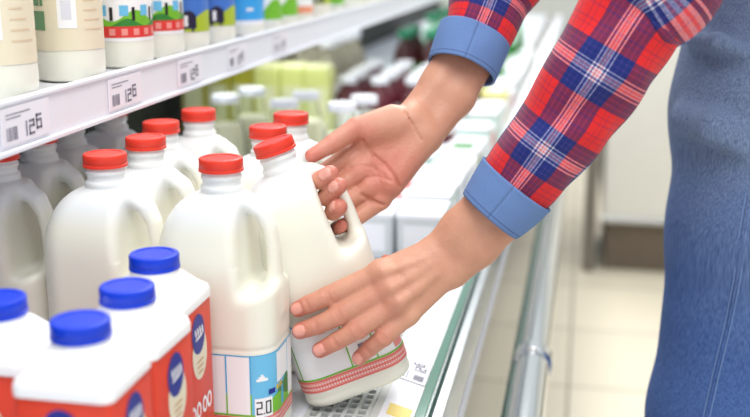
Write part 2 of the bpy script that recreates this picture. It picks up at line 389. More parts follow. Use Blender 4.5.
# price tags lying in the lower rail
def bars(mb, o, ux, uz, w_, h_, n, mi):
    x = 0
    while x < w_:
        ww = random.choice((.0006,.001,.0016)); a = o+ux*x
        mb.add([a, a+ux*ww, a+ux*ww+uz*h_, a+uz*h_], [(0,1,2,3)], mi); x += ww+random.choice((.0007,.0012))
def rect(mb, o, ux, uz, x, z, w_, h_, mi):
    a = o+ux*x+uz*z; mb.add([a, a+ux*w_, a+ux*w_+uz*h_, a+uz*h_], [(0,1,2,3)], mi)
def price_tag(o, ux, uz, nrm, w_, h_, label, kind='price tag', seed=0):
    random.seed(seed)
    b = MB(); o2 = o+nrm*.0012
    b.add([o,o+ux*w_,o+ux*w_+uz*h_,o+uz*h_,o2,o2+ux*w_,o2+ux*w_+uz*h_,o2+uz*h_], [(0,3,2,1),(4,5,6,7),(0,1,5,4),(1,2,6,5),(2,3,7,6),(3,0,4,7)], 0)
    q = o+nrm*.0015
    for i in range(2): rect(b, q, ux, uz, w_*.08, h_*(.80-.10*i), w_*(.5-.2*i), h_*.03, 2)
    bars(b, q+ux*(w_*.08)+uz*(h_*.12), ux, uz, w_*.22, h_*.36, 8, 1)
    x = w_*.38
    for k in range(3):                                     # price figures, drawn as segments
        cw = w_*.12; ch = h_*.42; t = h_*.07; z = h_*.12+(h_*.1 if k == 2 else 0)
        seg = [(x,z,t,ch),(x+cw-t,z,t,ch),(x,z,cw,t),(x,z+ch-t,cw,t),(x,z+ch/2,cw,t)]
        for j, (a,c,d,e) in enumerate(seg):
            if j in ((0,2,3,4),(),(1,))[k]: continue
            if k == 1: d, e = (t, ch/2) if j < 2 else (d, e); c = c+(ch/2 if j == 1 else 0)
            rect(b, q, ux, uz, a, c, d, e, 1)
        if k == 2: rect(b, q, ux, uz, x+cw-t, z, t, ch/2, 1)
        x += cw*1.3
    t = b.build('price_tag', [M['tag'], M['ink'], M['ink']]); tag(t, label, 'price tag', None); return t
ux = Vector((0,1,0)); sl = Vector((-.032,0,.009)).normalized(); nr = Vector((.009,0,.032)).normalized()
pY = Z(420,370,0).y
o_ = Vector((-.1475, pY-.03, S-.0058))+nr*.0003
price_tag(o_, ux, sl, nr, .06, .030, 'price tag in the slanted lower rail below the held jug', seed=3)
yy = Z(405,411,0).y
b = MB(); b.add([(-.172,yy-.012,S+.0022),(-.150,yy-.012,S-.0040),(-.150,yy+.012,S-.0040),(-.172,yy+.012,S+.0022),(-.172,yy-.012,S+.0014),(-.150,yy-.012,S-.0048),(-.150,yy+.012,S-.0048),(-.172,yy+.012,S+.0014)],[(0,1,2,3),(7,6,5,4),(0,4,5,1),(1,5,6,2),(2,6,7,3),(3,7,4,0)])
tag(b.build('sticker', mat('yellow_sticker', (240,214,120), .5)), 'small yellow sticker on the lower price rail', 'sticker')

# ================================================================== UPPER SHELF
XE = -.458; ZB, ZT = S+.279, S+.318
sh = empty('display_shelf', (XE,0,ZB), 0, 'white upper shelf with a price strip, above the milk jugs', 'shelf')
b = MB(); b.box((-.49,YA,.012), (-.004,YB-1.6,.034), bev=.002); b.build('shelf_panel', M['shelf'], sh)
b = MB(); b.box((-.004,YA,0), (0,YB-1.6,.039), bev=.0012); b.box((-.006,YA,-.004), (.003,YB-1.6,.0005), bev=.001); b.box((-.006,YA,.037), (.002,YB-1.6,.041), bev=.001); b.build('price_strip', M['shelf'], sh)
for yy in (.2, 1.7, 3.2, 4.7):
    b = MB(); b.box((-.49,yy,-.03), (-.1,yy+.006,.012)); b.build('bracket', M['steel'], sh)
# tags on the strip
tagpx = [(8,'leftmost price tag on the upper shelf strip, below the cream bottles'), (113,'price tag on the upper shelf strip, below the first landscape-label bottle'),
         (181,'price tag on the upper shelf strip, below the two cow-label bottles'), (230,'price tag on the upper shelf strip, below the bright blue bottle'),
         (275,'farthest price tag on the upper shelf strip with an ochre patch')]
for i, (px, lb) in enumerate(tagpx):
    yy = Yat(px, XE, .298)
    price_tag(Vector((XE+.0004, yy-.012, ZB+.004)), Vector((0,1,0)), Vector((0,0,1)), Vector((1,0,0)), .078, .031, lb, seed=i)
yy = Yat(275, XE, .298)

# ================================================================== MILK JUG
JA, JB, JR = .0545, .0425, .025
def jug_dims(z):
    t = np.clip((z-.168)/.060, 0, 1); s = np.sqrt(np.clip(1-t**2, 0, 1))
    nr = .0165
    bz = np.clip((.010-z)/.010, 0, 1); ins = .008*(1-np.sqrt(np.clip(1-bz**2, 0, 1)))
    a = nr+(JA-nr)*s-ins; b = nr+(JB-nr)*s-ins; r = np.minimum(nr+(JR-nr)*s, b)
    return a, b, r
def jug_mesh():
    g = SDF((-.062,-.05,-.006), (.063,.05,.252), .00135)
    X = g.ax[0][:,None,None]; Y = g.ax[1][None,:,None]; Zz = g.ax[2][None,None,:]
    a, b_, r = jug_dims(Zz)
    qx = np.abs(X)-(a-r); qy = np.abs(Y)-(b_-r)
    d = np.sqrt(np.maximum(qx,0)**2+np.maximum(qy,0)**2)+np.minimum(np.maximum(qx,qy),0)-r
    slope = np.where((Zz > .168) & (Zz < .228), 0.7, 1.0); d = d*slope
    # faint body grooves: label recess
    d = d + .0008*np.exp(-((Zz-.012)/.002)**2) + .0008*np.exp(-((Zz-.094)/.0022)**2)
    d = smax(d, -Zz, .004); d = smax(d, Zz-.229, .002)
    # recess behind the handle, then the handle as a flattened bow
    x0 = .0235+.05*np.clip(.19-Zz, 0, 1); xx = X+0*Y+0*Zz
    cut = smax(x0-xx, (.145+.35*np.clip(X-.040, -1, 1))-Zz, .014)
    d = smax(d, -cut, .010)
    hp = [(.012,.2215,.0075),(.026,.2190,.0080),(.0375,.2105,.0078),(.0440,.197,.0070),(.0468,.178,.0066),(.0476,.158,.0068),(.0462,.138,.0085),(.044,.122,.010)]
    hd = None
    for (ax_, az_, ra), (bx_, bz_, rb) in zip(hp[:-1], hp[1:]):
        ux_, uz_ = bx_-ax_, bz_-az_
        t = np.clip(((X-ax_)*ux_+(Zz-az_)*uz_)/(ux_*ux_+uz_*uz_), 0, 1)
        q = np.sqrt((X-ax_-t*ux_)**2+(Y*.72)**2+(Zz-az_-t*uz_)**2)-(ra+(rb-ra)*t)
        hd = q if hd is None else np.minimum(hd, q)
    d = smin(d, hd, .007)
    # neck with rings
    rr = np.sqrt(X**2+Y**2)
    n1 = np.maximum(rr-.0168, np.abs(Zz-.235)-.013); d = smin(d, n1, .006)
    n2 = np.maximum(rr-.0188, np.abs(Zz-.2325)-.0018); d = smin(d, n2, .002)
    n3 = np.maximum(rr-.0182, np.abs(Zz-.2425)-.0016); d = smin(d, n3, .002)
    # embossed arch panel on the flat sides
    g.D = d.astype(np.float32)
    V, Q = g.arr(); return V, Q
V, Q = jug_mesh(); jugme = mesh_from('bottle', V, Q)
def milk_mat():                 # translucent empty plastic above the milk line
    m = mat('milk_filled_jug_plastic', (238,237,224), .34, sss=.2, sssr=(1,.97,.88), coat=.15, bump=.04, bscale=60); n, l = nt(m); b = n['Principled BSDF']
    src = b.inputs['Base Color'].links[0].from_socket; tc = n.new('ShaderNodeTexCoord'); sp = n.new('ShaderNodeSeparateXYZ'); l.new(tc.outputs['Object'], sp.inputs[0])
    mr = n.new('ShaderNodeMapRange'); mr.inputs[1].default_value = .196; mr.inputs[2].default_value = .214; l.new(sp.outputs[2], mr.inputs[0])
    mx = n.new('ShaderNodeMix'); mx.data_type = 'RGBA'; mx.inputs['B'].default_value = (*lin((232,235,235)),1); l.new(src, mx.inputs['A']); l.new(mr.outputs[0], mx.inputs['Factor']); l.new(mx.outputs['Result'], b.inputs['Base Color']); return m
def cap_mb(r=.0193, h=.0118, n=120, z0=.2475):
    b = MB(); b.lathe([(r*.93,z0),(r*1.02,z0),(r*1.02,z0+.0022),(r*.985,z0+.0026),(r*.985,z0+.0032),(r*1.0,z0+.0036),(r*1.0,z0+h-.0016),(r*.97,z0+h-.0004),(r*.92,z0+h),(r*.80,z0+h),(r*.78,z0+h-.0007),(r*.3,z0+h-.0006),(0.0001,z0+h-.0006)], n, rib=.018, ribs=r*.95)
    return b
# contour of the jug as arc length -> point
def contour(s, z, off):
    a, b_, r = [float(v) for v in jug_dims(np.array(z))]; a += off; b_ += off; r += off
    # start at centre of the -Y face, go towards +X
    L1 = a-r; L2 = PI/2*r; L3 = 2*(b_-r); L4 = 2*(a-r)
    per = 2*L4+2*L3+4*L2; s = s % per
    if s < L1: return (s, -b_)
    s -= L1
    if s < L2: t = s/r; return (L1+r*math.sin(t), -(b_-r)-r*math.cos(t))
    s -= L2
    if s < L3: return (a, -(b_-r)+s)
    s -= L3
    if s < L2: t = s/r; return (L1+r*math.cos(t), (b_-r)+r*math.sin(t))
    s -= L2
    if s < L4: return (L1-s, b_)
    s -= L4
    if s < L2: t = s/r; return (-L1-r*math.sin(t), (b_-r)+r*math.cos(t))
    s -= L2
    if s < L3: return (-a, (b_-r)-s)
    s -= L3
    if s < L2: t = s/r; return (-L1-r*math.cos(t), -(b_-r)-r*math.sin(t))
    s -= L2
    return (-L1+s, -b_)
def wrap(mb, s0, s1, zf0, zf1, off, mi):
    """a printed patch on the jug between two heights; heights may vary with s"""
    n = max(2, int(abs(s1-s0)/.0025)); base = len(mb.v)
    f0 = zf0 if callable(zf0) else (lambda s: zf0); f1 = zf1 if callable(zf1) else (lambda s: zf1)
    for i in range(n+1):
        s = s0+(s1-s0)*i/n
        for z in (f0(s), f1(s)):
            x, y = contour(s, max(z,.012), off); mb.v.append((x, y, z))
    for i in range(n):
        q = base+2*i; mb.f.append((q, q+2, q+3, q+1)); mb.m.append(mi)
LM = [M['white'], M['lblblue'], M['lblline'], M['green'], M['dgreen'], M['red'], M['pale_red'], M['black'], M['yellow'], M['navy'], M['ink']]
def zigzag(mb, s0, s1, z, amp, step, th, off, mi):
    s = s0; k = 0
    while s < s1:
        za, zb = (z-amp, z+amp) if k % 2 else (z+amp, z-amp)
        f0 = lambda q, s=s, za=za, zb=zb: za+(zb-za)*(q-s)/step-th/2; f1 = lambda q, s=s, za=za, zb=zb: za+(zb-za)*(q-s)/step+th/2
        wrap(mb, s, s+step, f0, f1, off, mi); s += step; k += 1
def jug_label(parent, z0=.019, z1=.090, sky=True):
    b = MB(); o1, o2, o3 = .0003, .0005, .0007
    wrap(b, -.16, .14, z0, z1, o1, 0)
    wrap(b, -.16, .14, z1-.0012, z1, o2, 2)
    wrap(b, -.16, .14, z0, z0+.0125, o2, 6)                                   # lace band
    for zz in (z0+.0012, z0+.0112): wrap(b, -.16, .14, zz-.0003, zz+.0003, o3, 5)
    for k in range(-44, 56):
        s = k*.0028
        wrap(b, s, s+.0013, z0+.0034, z0+.0046, o3, 0); wrap(b, s+.0014, s+.0026, z0+.0056, z0+.0068, o3, 5); wrap(b, s, s+.0013, z0+.0078, z0+.0090, o3, 0)
    wrap(b, -.16, .14, z0+.0128, z0+.0145, o3, 3)
    div = (-.048, .0130, .0355) if sky else (-.053, .000, .026)
    for s in div: wrap(b, s-.0007, s+.0007, z0+.034, z1, o3, 2 if sky else 3); wrap(b, s-.0007, s+.0007, z0+.0145, z0+.034, o3, 3)
    if not sky:
        wrap(b, .011, .020, z0+.026, z0+.034, o3, 10); wrap(b, .046, .060, z0+.016, z0+.034, o3, 6)
        b.build('label', LM, parent, True); return
    S0 = .0362
    wrap(b, S0, .094, z0+.0145, z1-.001, o2, 1)                              # printed sky with a little cloud
    for (a, e, q) in ((.0045,.0155,.0225),(.0065,.0125,.0205),(.0085,.011,.0185)): wrap(b, S0+a, S0+e, z1-q-.0025, z1-q, o3, 0)
    wrap(b, S0+.027, S0+.056, z0+.040, z1-.002, o3, 0)
    hill = lambda s: z0+.020+.018*min(1,max(0,(s-S0-.012)/.028))+.003*math.sin(s*300)
    wrap(b, S0+.010, .094, z0+.0145, hill, o3, 4)
    wrap(b, S0+.018, .094, z0+.0145, lambda s: z0+.020+.010*(.5+.5*math.sin(s*120)), o3+.0002, 3)
    wrap(b, S0+.036, S0+.042, z0+.016, z0+.034, o3+.0003, 2)
    wrap(b, S0+.016, S0+.024, z0+.032, z0+.037, o3+.0002, 9)
    for s in (.026,.031,.035): wrap(b, S0+s, S0+s+.003, z0+.034, z0+.0385, o3+.0003, 8)
    bx = S0+.0025; zb = z0+.0115; wrap(b, bx, bx+.0175, zb, zb+.0185, .0009, 0)
    def stroke(x, z, w_, h_): wrap(b, bx+x, bx+x+w_, zb+z, zb+z+h_, .0011, 7)
    t = .0013
    for (x, kind) in ((.0015,'2'), (.0102,'0')):
        wd, hh, zz = .0056, .0125, .0028
        stroke(x, zz, wd, t); stroke(x, zz+hh-t, wd, t)
        if kind == '2': stroke(x, zz+hh/2-t/2, wd, t); stroke(x+wd-t, zz+hh/2, t, hh/2); stroke(x, zz, t, hh/2)
        else: stroke(x, zz, t, hh); stroke(x+wd-t, zz, t, hh)
    stroke(.0080, .0028, .0013, .0014)
    return b.build('label', LM, parent, True)
jug = empty('milk_jug', (0,0,0), 0, 'x', 'milk jug', None)
link('bottle', jugme, milk_mat(), jug)
cap_mb().build('cap', M['redcap'], jug, True)
jug_label(jug)
spots = [ # cap pixel, label
 (220,161,'full upright milk jug with the 2.0 label in front of the hands, red cap'),
 (271,130,'milk jug whose red cap shows just behind the cap of the held jug'),
 (291,117,'farthest red-capped milk jug of the front row, behind the held jug'),
 (105,158,'nearest red-capped milk jug of the middle row, behind the blue-capped cartons'),
 (143,142,'second red-capped milk jug of the middle row, counted from the camera'),
 (160,126,'third red-capped milk jug of the middle row, counted from the camera'),
 (197,114,'farthest red-capped milk jug of the middle row, left of the held jug'),
 (5,152,'milk jug at the left edge of the photo, its red cap under the shelf strip'),
 (43,136,'second milk jug of the rear row, its cap hidden by the shelf strip'),
 (84,122,'third milk jug of the rear row, only shoulder and neck seen'),
 (117,109,'farthest milk jug of the rear row, red cap just below the shelf strip')]
jugs = []
for i, (px, py, lb) in enumerate(spots):
    p = Z(px, py, .255)
    if i >= 7: p.x -= .008
    if i == 9: p.x -= .013
    if i == 0: p.x += .003; p.y -= .006
    if i == 1: p.y = Z(291,117,.255).y-.088; p.x = Z(291,117,.255).x
    if i in (4,5,6):
        p.y = max(p.y, jugs[-1].location.y+.0875)
    if i in (8,9,10): p.y = max(p.y, jugs[-1].location.y+.0875)
    loc = (p.x, p.y, S+LIFT); rz = random.uniform(-.02,.02)
    if i == 0: j = jug; j.location = loc; j['label'] = lb; j['group'] = 'red-capped milk jugs'
    else: j = dup(jug, loc, rz, lb, 'red-capped milk jugs')
    jugs.append(j); print('JUG', i, [round(v,3) for v in loc], [round(v,1) for v in proj((loc[0],loc[1],S+.255))])
# the held jug: tilted to the left
T = P(268,130,.988); B_ = P(358,382,1.052)
zz_ = (T-B_).normalized(); xx_ = (RT - zz_*RT.dot(zz_)).normalized(); yy_ = zz_.cross(xx_)
HJ = Matrix((xx_, yy_, zz_)).transposed().to_4x4(); HJ = HJ @ Matrix.Rotation(math.radians(9), 4, 'Z'); HJ.translation = B_
held = dup(jug, None, None, 'tilted milk jug being lifted by both hands, red cap leaning left', 'red-capped milk jugs')
for ch in list(held.children):
    if ch.name.startswith('label'): bpy.data.objects.remove(ch)
jug_label(held, sky=False)
low = min((HJ @ v.co).z for v in jugme.vertices)
print('held lowest', low-S)
HJ.translation = HJ.translation+Vector((0,0,max(0, S+.001-low)))
held.matrix_world = HJ
print('held corners', [[round(v,1) for v in proj(HJ @ Vector(c))] for c in ((.0315,0,.209),(.0355,0,.150),(.05,0,.2),(.0565,0,.12),(.0565,-.03,0),(-.0565,-.03,0),(0,0,.262))], 'low z', min((HJ @ Vector((-.05,s,0))).z for s in (-.04,.04))-S)

# ================================================================== BLUE-CAPPED CARTONS
def carton():
    e = empty('drink_carton', (0,0,0), 0, 'x', 'carton', 'blue-capped red cartons')
    hw = .035
    b = MB(); b.box((-hw,-hw,0), (hw,hw,.158), bev=.005); body = b.build('carton_body', M['cartonred'], e, True)
    # moulded white top
    def ring(h_, r, z, n=8):
        pts = []
        for (cx, cy, a0) in ((h_-r,h_-r,0),(-(h_-r),h_-r,90),(-(h_-r),-(h_-r),180),(h_-r,-(h_-r),270)):
            for k in range(n+1):
                a = math.radians(a0+90*k/n); pts.append((cx+r*math.cos(a), cy+r*math.sin(a), z))
        return pts
    b = MB(); rs = [ring(hw+.0012,.008,.152), ring(hw+.0016,.009,.158), ring(hw+.0006,.010,.1625), ring(hw-.006,.012,.1685), ring(.024,.018,.1765), ring(.0205,.0204,.180), ring(.0195,.0194,.186)]
    n = len(rs[0])
    for r_ in rs: b.v += r_
    for i in range(len(rs)-1):
        for k in range(n): k2 = (k+1) % n; b.f.append((i*n+k,i*n+k2,(i+1)*n+k2,(i+1)*n+k)); b.m.append(0)
    b.f.append(tuple(range((len(rs)-1)*n, len(rs)*n))); b.m.append(0)
    b.build('carton_top', M['white'], e, True)
    c = cap_mb(.0202, .0125, 90, .184); c.build('cap', M['bluecap'], e, True)
    # printed marks on the sides
    b = MB()
    def disc(face, cy, cz, ry, rz, off, mi, rot=0, n=32):
        pts = []
        for k in range(n):
            a = 2*PI*k/n; u = ry*math.cos(a); v = rz*math.sin(a); uu = u*math.cos(rot)-v*math.sin(rot)+cy; vv = u*math.sin(rot)+v*math.cos(rot)+cz
            pts.append((hw+off, uu, vv) if face == 'x' else (uu, -hw-off, vv))
        b.add(pts, [tuple(range(n))], mi)
    for face in ('x','y'):
        disc(face, .002,.110,.0165,.0225,.0004,1); disc(face, 0,.128,.0145,.0175,.0006,0,.1)
        for q in (-.006,-.001,.004,.009):
            disc(face, q,.130,.0014,.0045,.0008,2,.3)
        disc(face, .001,.125,.009,.0010,.0008,2,.12)
        for k, zz in enumerate((.104,.099,.094)): disc(face, .002,zz,.009-.001*k,.0010,.0006,3)
        for q in (-.018,-.006,.008,.019): disc(face, q,.062,.0055,.0075,.0006,2); disc(face, q,.062,.0028,.0045,.0008,4)
        disc(face, 0,.030,.020,.010,.0006,2)
    b.build('label', [M['navy'], M['cream'], M['white'], M['tan'], M['cartonred']], e)
    return e
ct = carton()
cpos = [(154,254,'farthest blue-capped red carton, beside the upright 2.0 jug'), (127,286,'middle blue-capped red carton in the row of three'),
        (80,320,'nearest blue-capped red carton, fully in frame at lower left'), (-3,298,'blue-capped red carton cut by the left edge of the photo')]
for i, (px, py, lb) in enumerate(cpos):
    p = Z(px, py, .196)
    if i == 0: o = ct; o.location = (p.x,p.y,S+LIFT); o['label'] = lb
    else: o = dup(ct, (p.x,p.y,S+LIFT), random.uniform(-.03,.03), lb)
    print('CARTON', [round(v,3) for v in p])
# ================================================================== UPPER SHELF BOTTLES
def shelf_bottle(kind, r, label, group, lab, kind_=''):
    """lab: function(mb, r) adding printed patches; mats list"""
    e = empty(kind, (0,0,0), 0, label, 'bottle', group)
    b = MB(); h_ = .235
    b.lathe([(r*.80,0),(r*.93,.002),(r*.99,.010),(r,.02),(r*.985,.030),(r*.985,.15),(r,.155),(r*.96,.175),(r*.75,.198),(r*.46,.212),(r*.44,.224)], 48)
    b.build('bottle_body', M['milk'], e, True)
    b = MB(); cap_r = r*.52; b.lathe([(cap_r,.222),(cap_r,.238),(cap_r*.9,.240),(.0001,.240)], 40); b.build('cap', lab[2] if len(lab) > 2 else M['whitecap'], e, True)
    b = MB(); b.dz = {'kefir_bottle':-.013, 'milk_bottle':-.021 if kind_ == 'cow' else -.013, 'yogurt_bottle':-.012}.get(kind, 0); lab[0](b, r); b.build('label', lab[1], e, True)
    return e
def cyl(mb, r, a0, a1, z0, z1, off, mi):
    """patch on a round bottle; angle 0 faces +X-Y (the camera), heights may vary"""
    n = max(2, int((a1-a0)/6)); base = len(mb.v)
    for i in range(n+1):
        t = (a0+(a1-a0)*i/n); a = math.radians(t-60)
        for z in (z0(t) if callable(z0) else z0, z1(t) if callable(z1) else z1): mb.v.append(((r*.985+off)*math.cos(a), (r*.985+off)*math.sin(a), z+(0 if z > .14 else mb.dz)))
    for i in range(n): q = base+2*i; mb.f.append((q,q+2,q+3,q+1)); mb.m.append(mi)
def lab_cream(mb, r):
    cyl(mb, r, -180, 180, .031, .150, .0004, 0)
    cyl(mb, r, -18, 12, .052, .088, .0008, 1)                      # white jug picture
    cyl(mb, r, -12, 4, .060, .078, .0009, 5)
    cyl(mb, r, -66, -40, .050, .068, .0008, 3); cyl(mb, r, -64, -50, .073, .082, .0008, 3); cyl(mb, r, -48, -42, .073, .082, .0008, 3)
    for k in range(4): cyl(mb, r, 24, 24+40-6*k, .050+.009*k, .0512+.009*k, .0008, 4)
    cyl(mb, r, 42, 75, .088, .112, .0008, 4)
def lab_kefir(mb, r):
    cyl(mb, r, -180, 180, .042, .150, .0004, 0)
    cyl(mb, r, -180, 180, .046, .058, .0008, 1)
    for k in range(-8, 9): cyl(mb, r, k*22-6, k*22+5, .0485, .0555, .0011, 6)
    cyl(mb, r, -180, 180, .058, lambda t: .069+.006*math.sin(math.radians(t*4)), .0008, 2)
    cyl(mb, r, -180, 180, .058, lambda t: .062+.004*math.sin(math.radians(t*5+60)), .0010, 3)
    for k in range(-4, 5): cyl(mb, r, k*40-8, k*40+8, .069, .080, .0009, 4)
    for k in range(-4, 5): cyl(mb, r, k*40+14, k*40+20, .064, .078, .0012, 5)
def lab_cow(mb, r):
    cyl(mb, r, -180, 180, .046, .150, .0004, 0)
    cyl(mb, r, -180, 180, .046, lambda t: .062+.010*math.sin(math.radians(t*2-30)), .0008, 1)
    for k in range(-1, 3):
        c_ = k*90+2
        cyl(mb, r, c_-20, c_+18, .050, lambda t: .072-.00002*(t-c_)**2, .0011, 2); cyl(mb, r, c_-16, c_-10, .046, .052, .0011, 2); cyl(mb, r, c_+6, c_+12, .046, .052, .0011, 2)
        cyl(mb, r, c_-10, c_-2, .053, .066, .0013, 3)
def lab_blue(mb, r):
    cyl(mb, r, -180, 180, .036, .150, .0004, 0); cyl(mb, r, -180, 180, .030, .036, .0005, 1)
    for k in range(-3, 4): cyl(mb, r, k*60, k*60+18, .05, .054, .0008, 1)
def lab_green(mb, r):
    cyl(mb, r, -180, 180, .028, .150, .0004, 0); cyl(mb, r, -180, 180, .030, lambda t: .052+.010*math.sin(math.radians(t*3)), .0008, 1); cyl(mb, r, -180, 180, .072, .08, .0008, 2)
def lab_pink(mb, r):
    cyl(mb, r, -180, 180, .028, .150, .0004, 0); cyl(mb, r, -180, 180, .04, .07, .0008, 1)
orange = mat('label_orange', (240,150,110), .4); skyb = mat('label_bright_blue', (60,165,232), .4); mint = mat('label_mint', (70,170,110), .4)
grn2 = mat('label_sage', (110,150,110), .4)
LABS = {'cream': (lab_cream, [M['cream'], M['white'], M['ink'], grn2, mat('label_faint_tan',(226,200,170),.45), mat('label_pale_grey',(220,222,232),.45)]),
        'kefir': (lab_kefir, [M['white'], M['red'], M['green'], M['dgreen'], M['lblblue'], M['black'], M['pale_red']]),
        'cow': (lab_cow, [mat('label_mid_blue', (70,120,205), .4), mat('label_meadow', (175,195,50), .4), mat('cow_dark', (34,28,62), .5), M['white']]),
        'blue': (lab_blue, [skyb, M['white']], skyb), 'green': (lab_green, [M['white'], M['green'], skyb], mint), 'pink': (lab_pink, [orange, M['white']], M['redcap'])}
names = {'cream':'dairy_bottle','kefir':'kefir_bottle','cow':'milk_bottle','blue':'milk_bottle','green':'yogurt_bottle','pink':'yogurt_bottle'}
rad = {'cream':.034,'kefir':.0335,'cow':.031,'blue':.032,'green':.027,'pink':.027}
upper = [('cream',-4,'cream-labelled dairy bottle cut by the left edge, on the upper shelf'), ('cream',69,'wide cream-labelled dairy bottle with a white jug picture, upper shelf'),
 ('kefir',122,'kefir bottle with red band, right beside the cream-labelled bottle'), ('kefir',155,'kefir bottle with red band, next to the first cow-label bottle'),
 ('cow',184,'bottle with dark cow on navy and green label, left of its twin'), ('cow',212,'bottle with dark cow label, just left of the bright blue bottle'),
 ('blue',242,'bright blue labelled bottle on the upper shelf'), ('green',264,'slim green and white yogurt bottle right of the blue bottle'),
 ('green',281,'second slim green and white yogurt bottle, left of the orange one'), ('pink',297,'orange labelled yogurt bottle on the upper shelf'),
 ('cow',314,'far cow-label bottle beyond the orange yogurt bottle'), ('green',330,'far green and white yogurt bottle, third of its kind'),
 ('cream',346,'far cream-labelled bottle near the end of the upper shelf'), ('kefir',360,'farthest kefir bottle with red band on the upper shelf'),
 ('green',373,'farthest green and white yogurt bottle on the upper shelf'), ('pink',385,'farthest orange labelled bottle on the upper shelf')]
protos = {}; lasty = -9; lastr = 0
for kind, px, lb in upper:
    r = rad[kind]; X = XE-.006-r; Y_ = Yat(px, X, .35); Y_ = max(Y_, lasty+lastr+r+.002); lasty, lastr = Y_, r
    loc = (X, Y_, ZB+.0345)
    if kind not in protos:
        protos[kind] = shelf_bottle(names[kind], r, lb, 'bottles along the front of the upper shelf', LABS[kind], kind); protos[kind].location = loc
    else: dup(protos[kind], loc, 0, lb)
    # a second bottle behind it
    if kind in ('cream','kefir','cow','blue'):
        dup(protos[kind], (X-2*r-.006, Y_, ZB+.0345), 0, 'bottle in the second line behind the %s' % ' '.join(lb.replace(',',' ').split()[:8]))

# ================================================================== GLASS BOTTLES (lower deck, behind the jugs)
glass = mat('clear_glass', (250,252,246), .1, trans=1, ior=1.04)
milk2 = mat('bottle_milk', (244,240,216), .4)
gb = empty('glass_milk_bottle', (0,0,0), 0, 'x', 'bottle', 'white-capped glass milk bottles')
b = MB(); b.lathe([(.030,0),(.034,.004),(.035,.02),(.035,.100),(.031,.122),(.0235,.142),(.0215,.166),(.0200,.166),(.0220,.142),(.0295,.121),(.0335,.099),(.0335,.018),(.029,.004)], 40); b.build('glass_body', glass, gb, True)
b = MB(); b.lathe([(.028,.0045),(.0325,.02),(.0325,.099),(.028,.1215),(.0265,.1216),(.0001,.1216)], 32); b.build('milk_fill', milk2, gb, True)
cap_mb(.0245, .014, 60, .162).build('cap', M['whitecap'], gb, True)
gl = [(225,97,'leftmost white-capped glass milk bottle behind the jugs'), (252,90,'second white-capped glass bottle from the left, slightly farther back'),
      (284,102,'third white-capped glass bottle from the left, right above a red cap'), (306,94,'fourth white-capped glass bottle, in front of the yellow-green cartons'),
      (342,105,'white-capped glass bottle just above the thumb'), (364,98,'rightmost white-capped glass bottle, beside the upper wrist')]
for i, (px, py, lb) in enumerate(gl):
    p = Z(px, py, .172)
    if i == 0: gb.location = (p.x,p.y,S+LIFT); gb['label'] = lb
    else: dup(gb, (p.x,p.y,S+LIFT), 0, lb)
# ================================================================== YELLOW-GREEN CARTONS
yg = mat('carton_lime', (224,230,140), .45, var=.12, vscale=30); yw = mat('carton_pale_top', (238,240,190), .45); lime_shaded = mat('carton_lime_shaded', (196,190,60), .5, var=.15, vscale=25)  # last material: the lime carton with under-shelf shade put into its colour
def box_carton(label, m1):
    e = empty('juice_carton', (0,0,0), 0, label, 'carton', 'yellow-green cartons')
    b = MB(); b.box((-.0285,-.03,0), (.0285,.03,.17), bev=.003); b.box((-.022,-.0308,.03), (.022,-.0302,.13), mi=1); b.box((.0287,-.024,.03), (.0292,.024,.13), mi=1); b.build('carton_body', [m1, yw], e)
    b = MB(); b.box((-.0275,-.028,.17), (.0275,.028,.176), bev=.002); b.box((-.0275,-.006,.175), (.0275,.006,.181), bev=.001); b.build('carton_top', yw, e)
    return e
ca = box_carton('x', yg)
lb3 = ['rightmost lime carton behind the glass bottles', 'middle lime carton behind the glass bottles', 'leftmost lime carton behind the glass bottles']
p0 = Z(320,66,.176)
for i, lb in enumerate(lb3):
    q = (p0.x-.060*i, p0.y+.01*(i % 2), S+LIFT)
    if i == 0: ca.location = q; ca['label'] = lb
    else: dup(ca, q, 0, lb)
co = box_carton('x', lime_shaded)
for i, lb in enumerate(('lime carton with shade in its colour, right beside the plain ones', 'lime carton with shade in its colour, middle of three', 'lime carton with shade in its colour, leftmost of three')):
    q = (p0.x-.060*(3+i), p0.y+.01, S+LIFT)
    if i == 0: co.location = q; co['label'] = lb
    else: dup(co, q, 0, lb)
# ================================================================== FAR BOTTLES AND PACKS ON THE DECK
def small_bottle(name, label, group, col, capcol, r, h_):
    e = empty(name, (0,0,0), 0, label, 'bottle', group)
    b = MB(); b.lathe([(r*.9,0),(r,.004),(r,h_*.62),(r*.8,h_*.74),(r*.42,h_*.86),(r*.4,h_*.93)], 24); b.build('bottle_body', col, e, True)
    b = MB(); b.lathe([(r*.62,h_*.9),(r*.62,h_),(.0001,h_)], 20); b.build('cap', capcol, e, True)
    b = MB(); b.lathe([(r*1.02,h_*.2),(r*1.02,h_*.52)], 24); b.build('label', M['white'] if capcol == M['whitecap'] else M['dgreen'], e, True)
    return e
maroon = mat('maroon_drink', (92,28,40), .3); dkm = mat('dark_maroon_drink', (62,18,22), .3); tgreen = mat('teal_green_cap', (30,140,100), .4)
palegreen = mat('pale_green_pack', (190,225,205), .4); beige = mat('grey_beige_drink', (160,155,135), .4)
def grid_bottles(proto, xs, ys, jit=.004):
    first = True
    for y_ in ys:
        for x_ in xs:
            loc = (x_+random.uniform(-jit,jit), y_+random.uniform(-jit,jit), S+LIFT)
            if first: proto.location = loc; first = False
            else: dup(proto, loc, 0)
def frange(a, n, st): return [a+st*i for i in range(n)]
grid_bottles(small_bottle('berry_drink_bottle', 'maroon drink bottle with white cap in the block behind the glass bottles', 'maroon bottles with white caps', maroon, M['whitecap'], .034, .15), frange(-.53,4,.075), frange(2.34,5,.085))
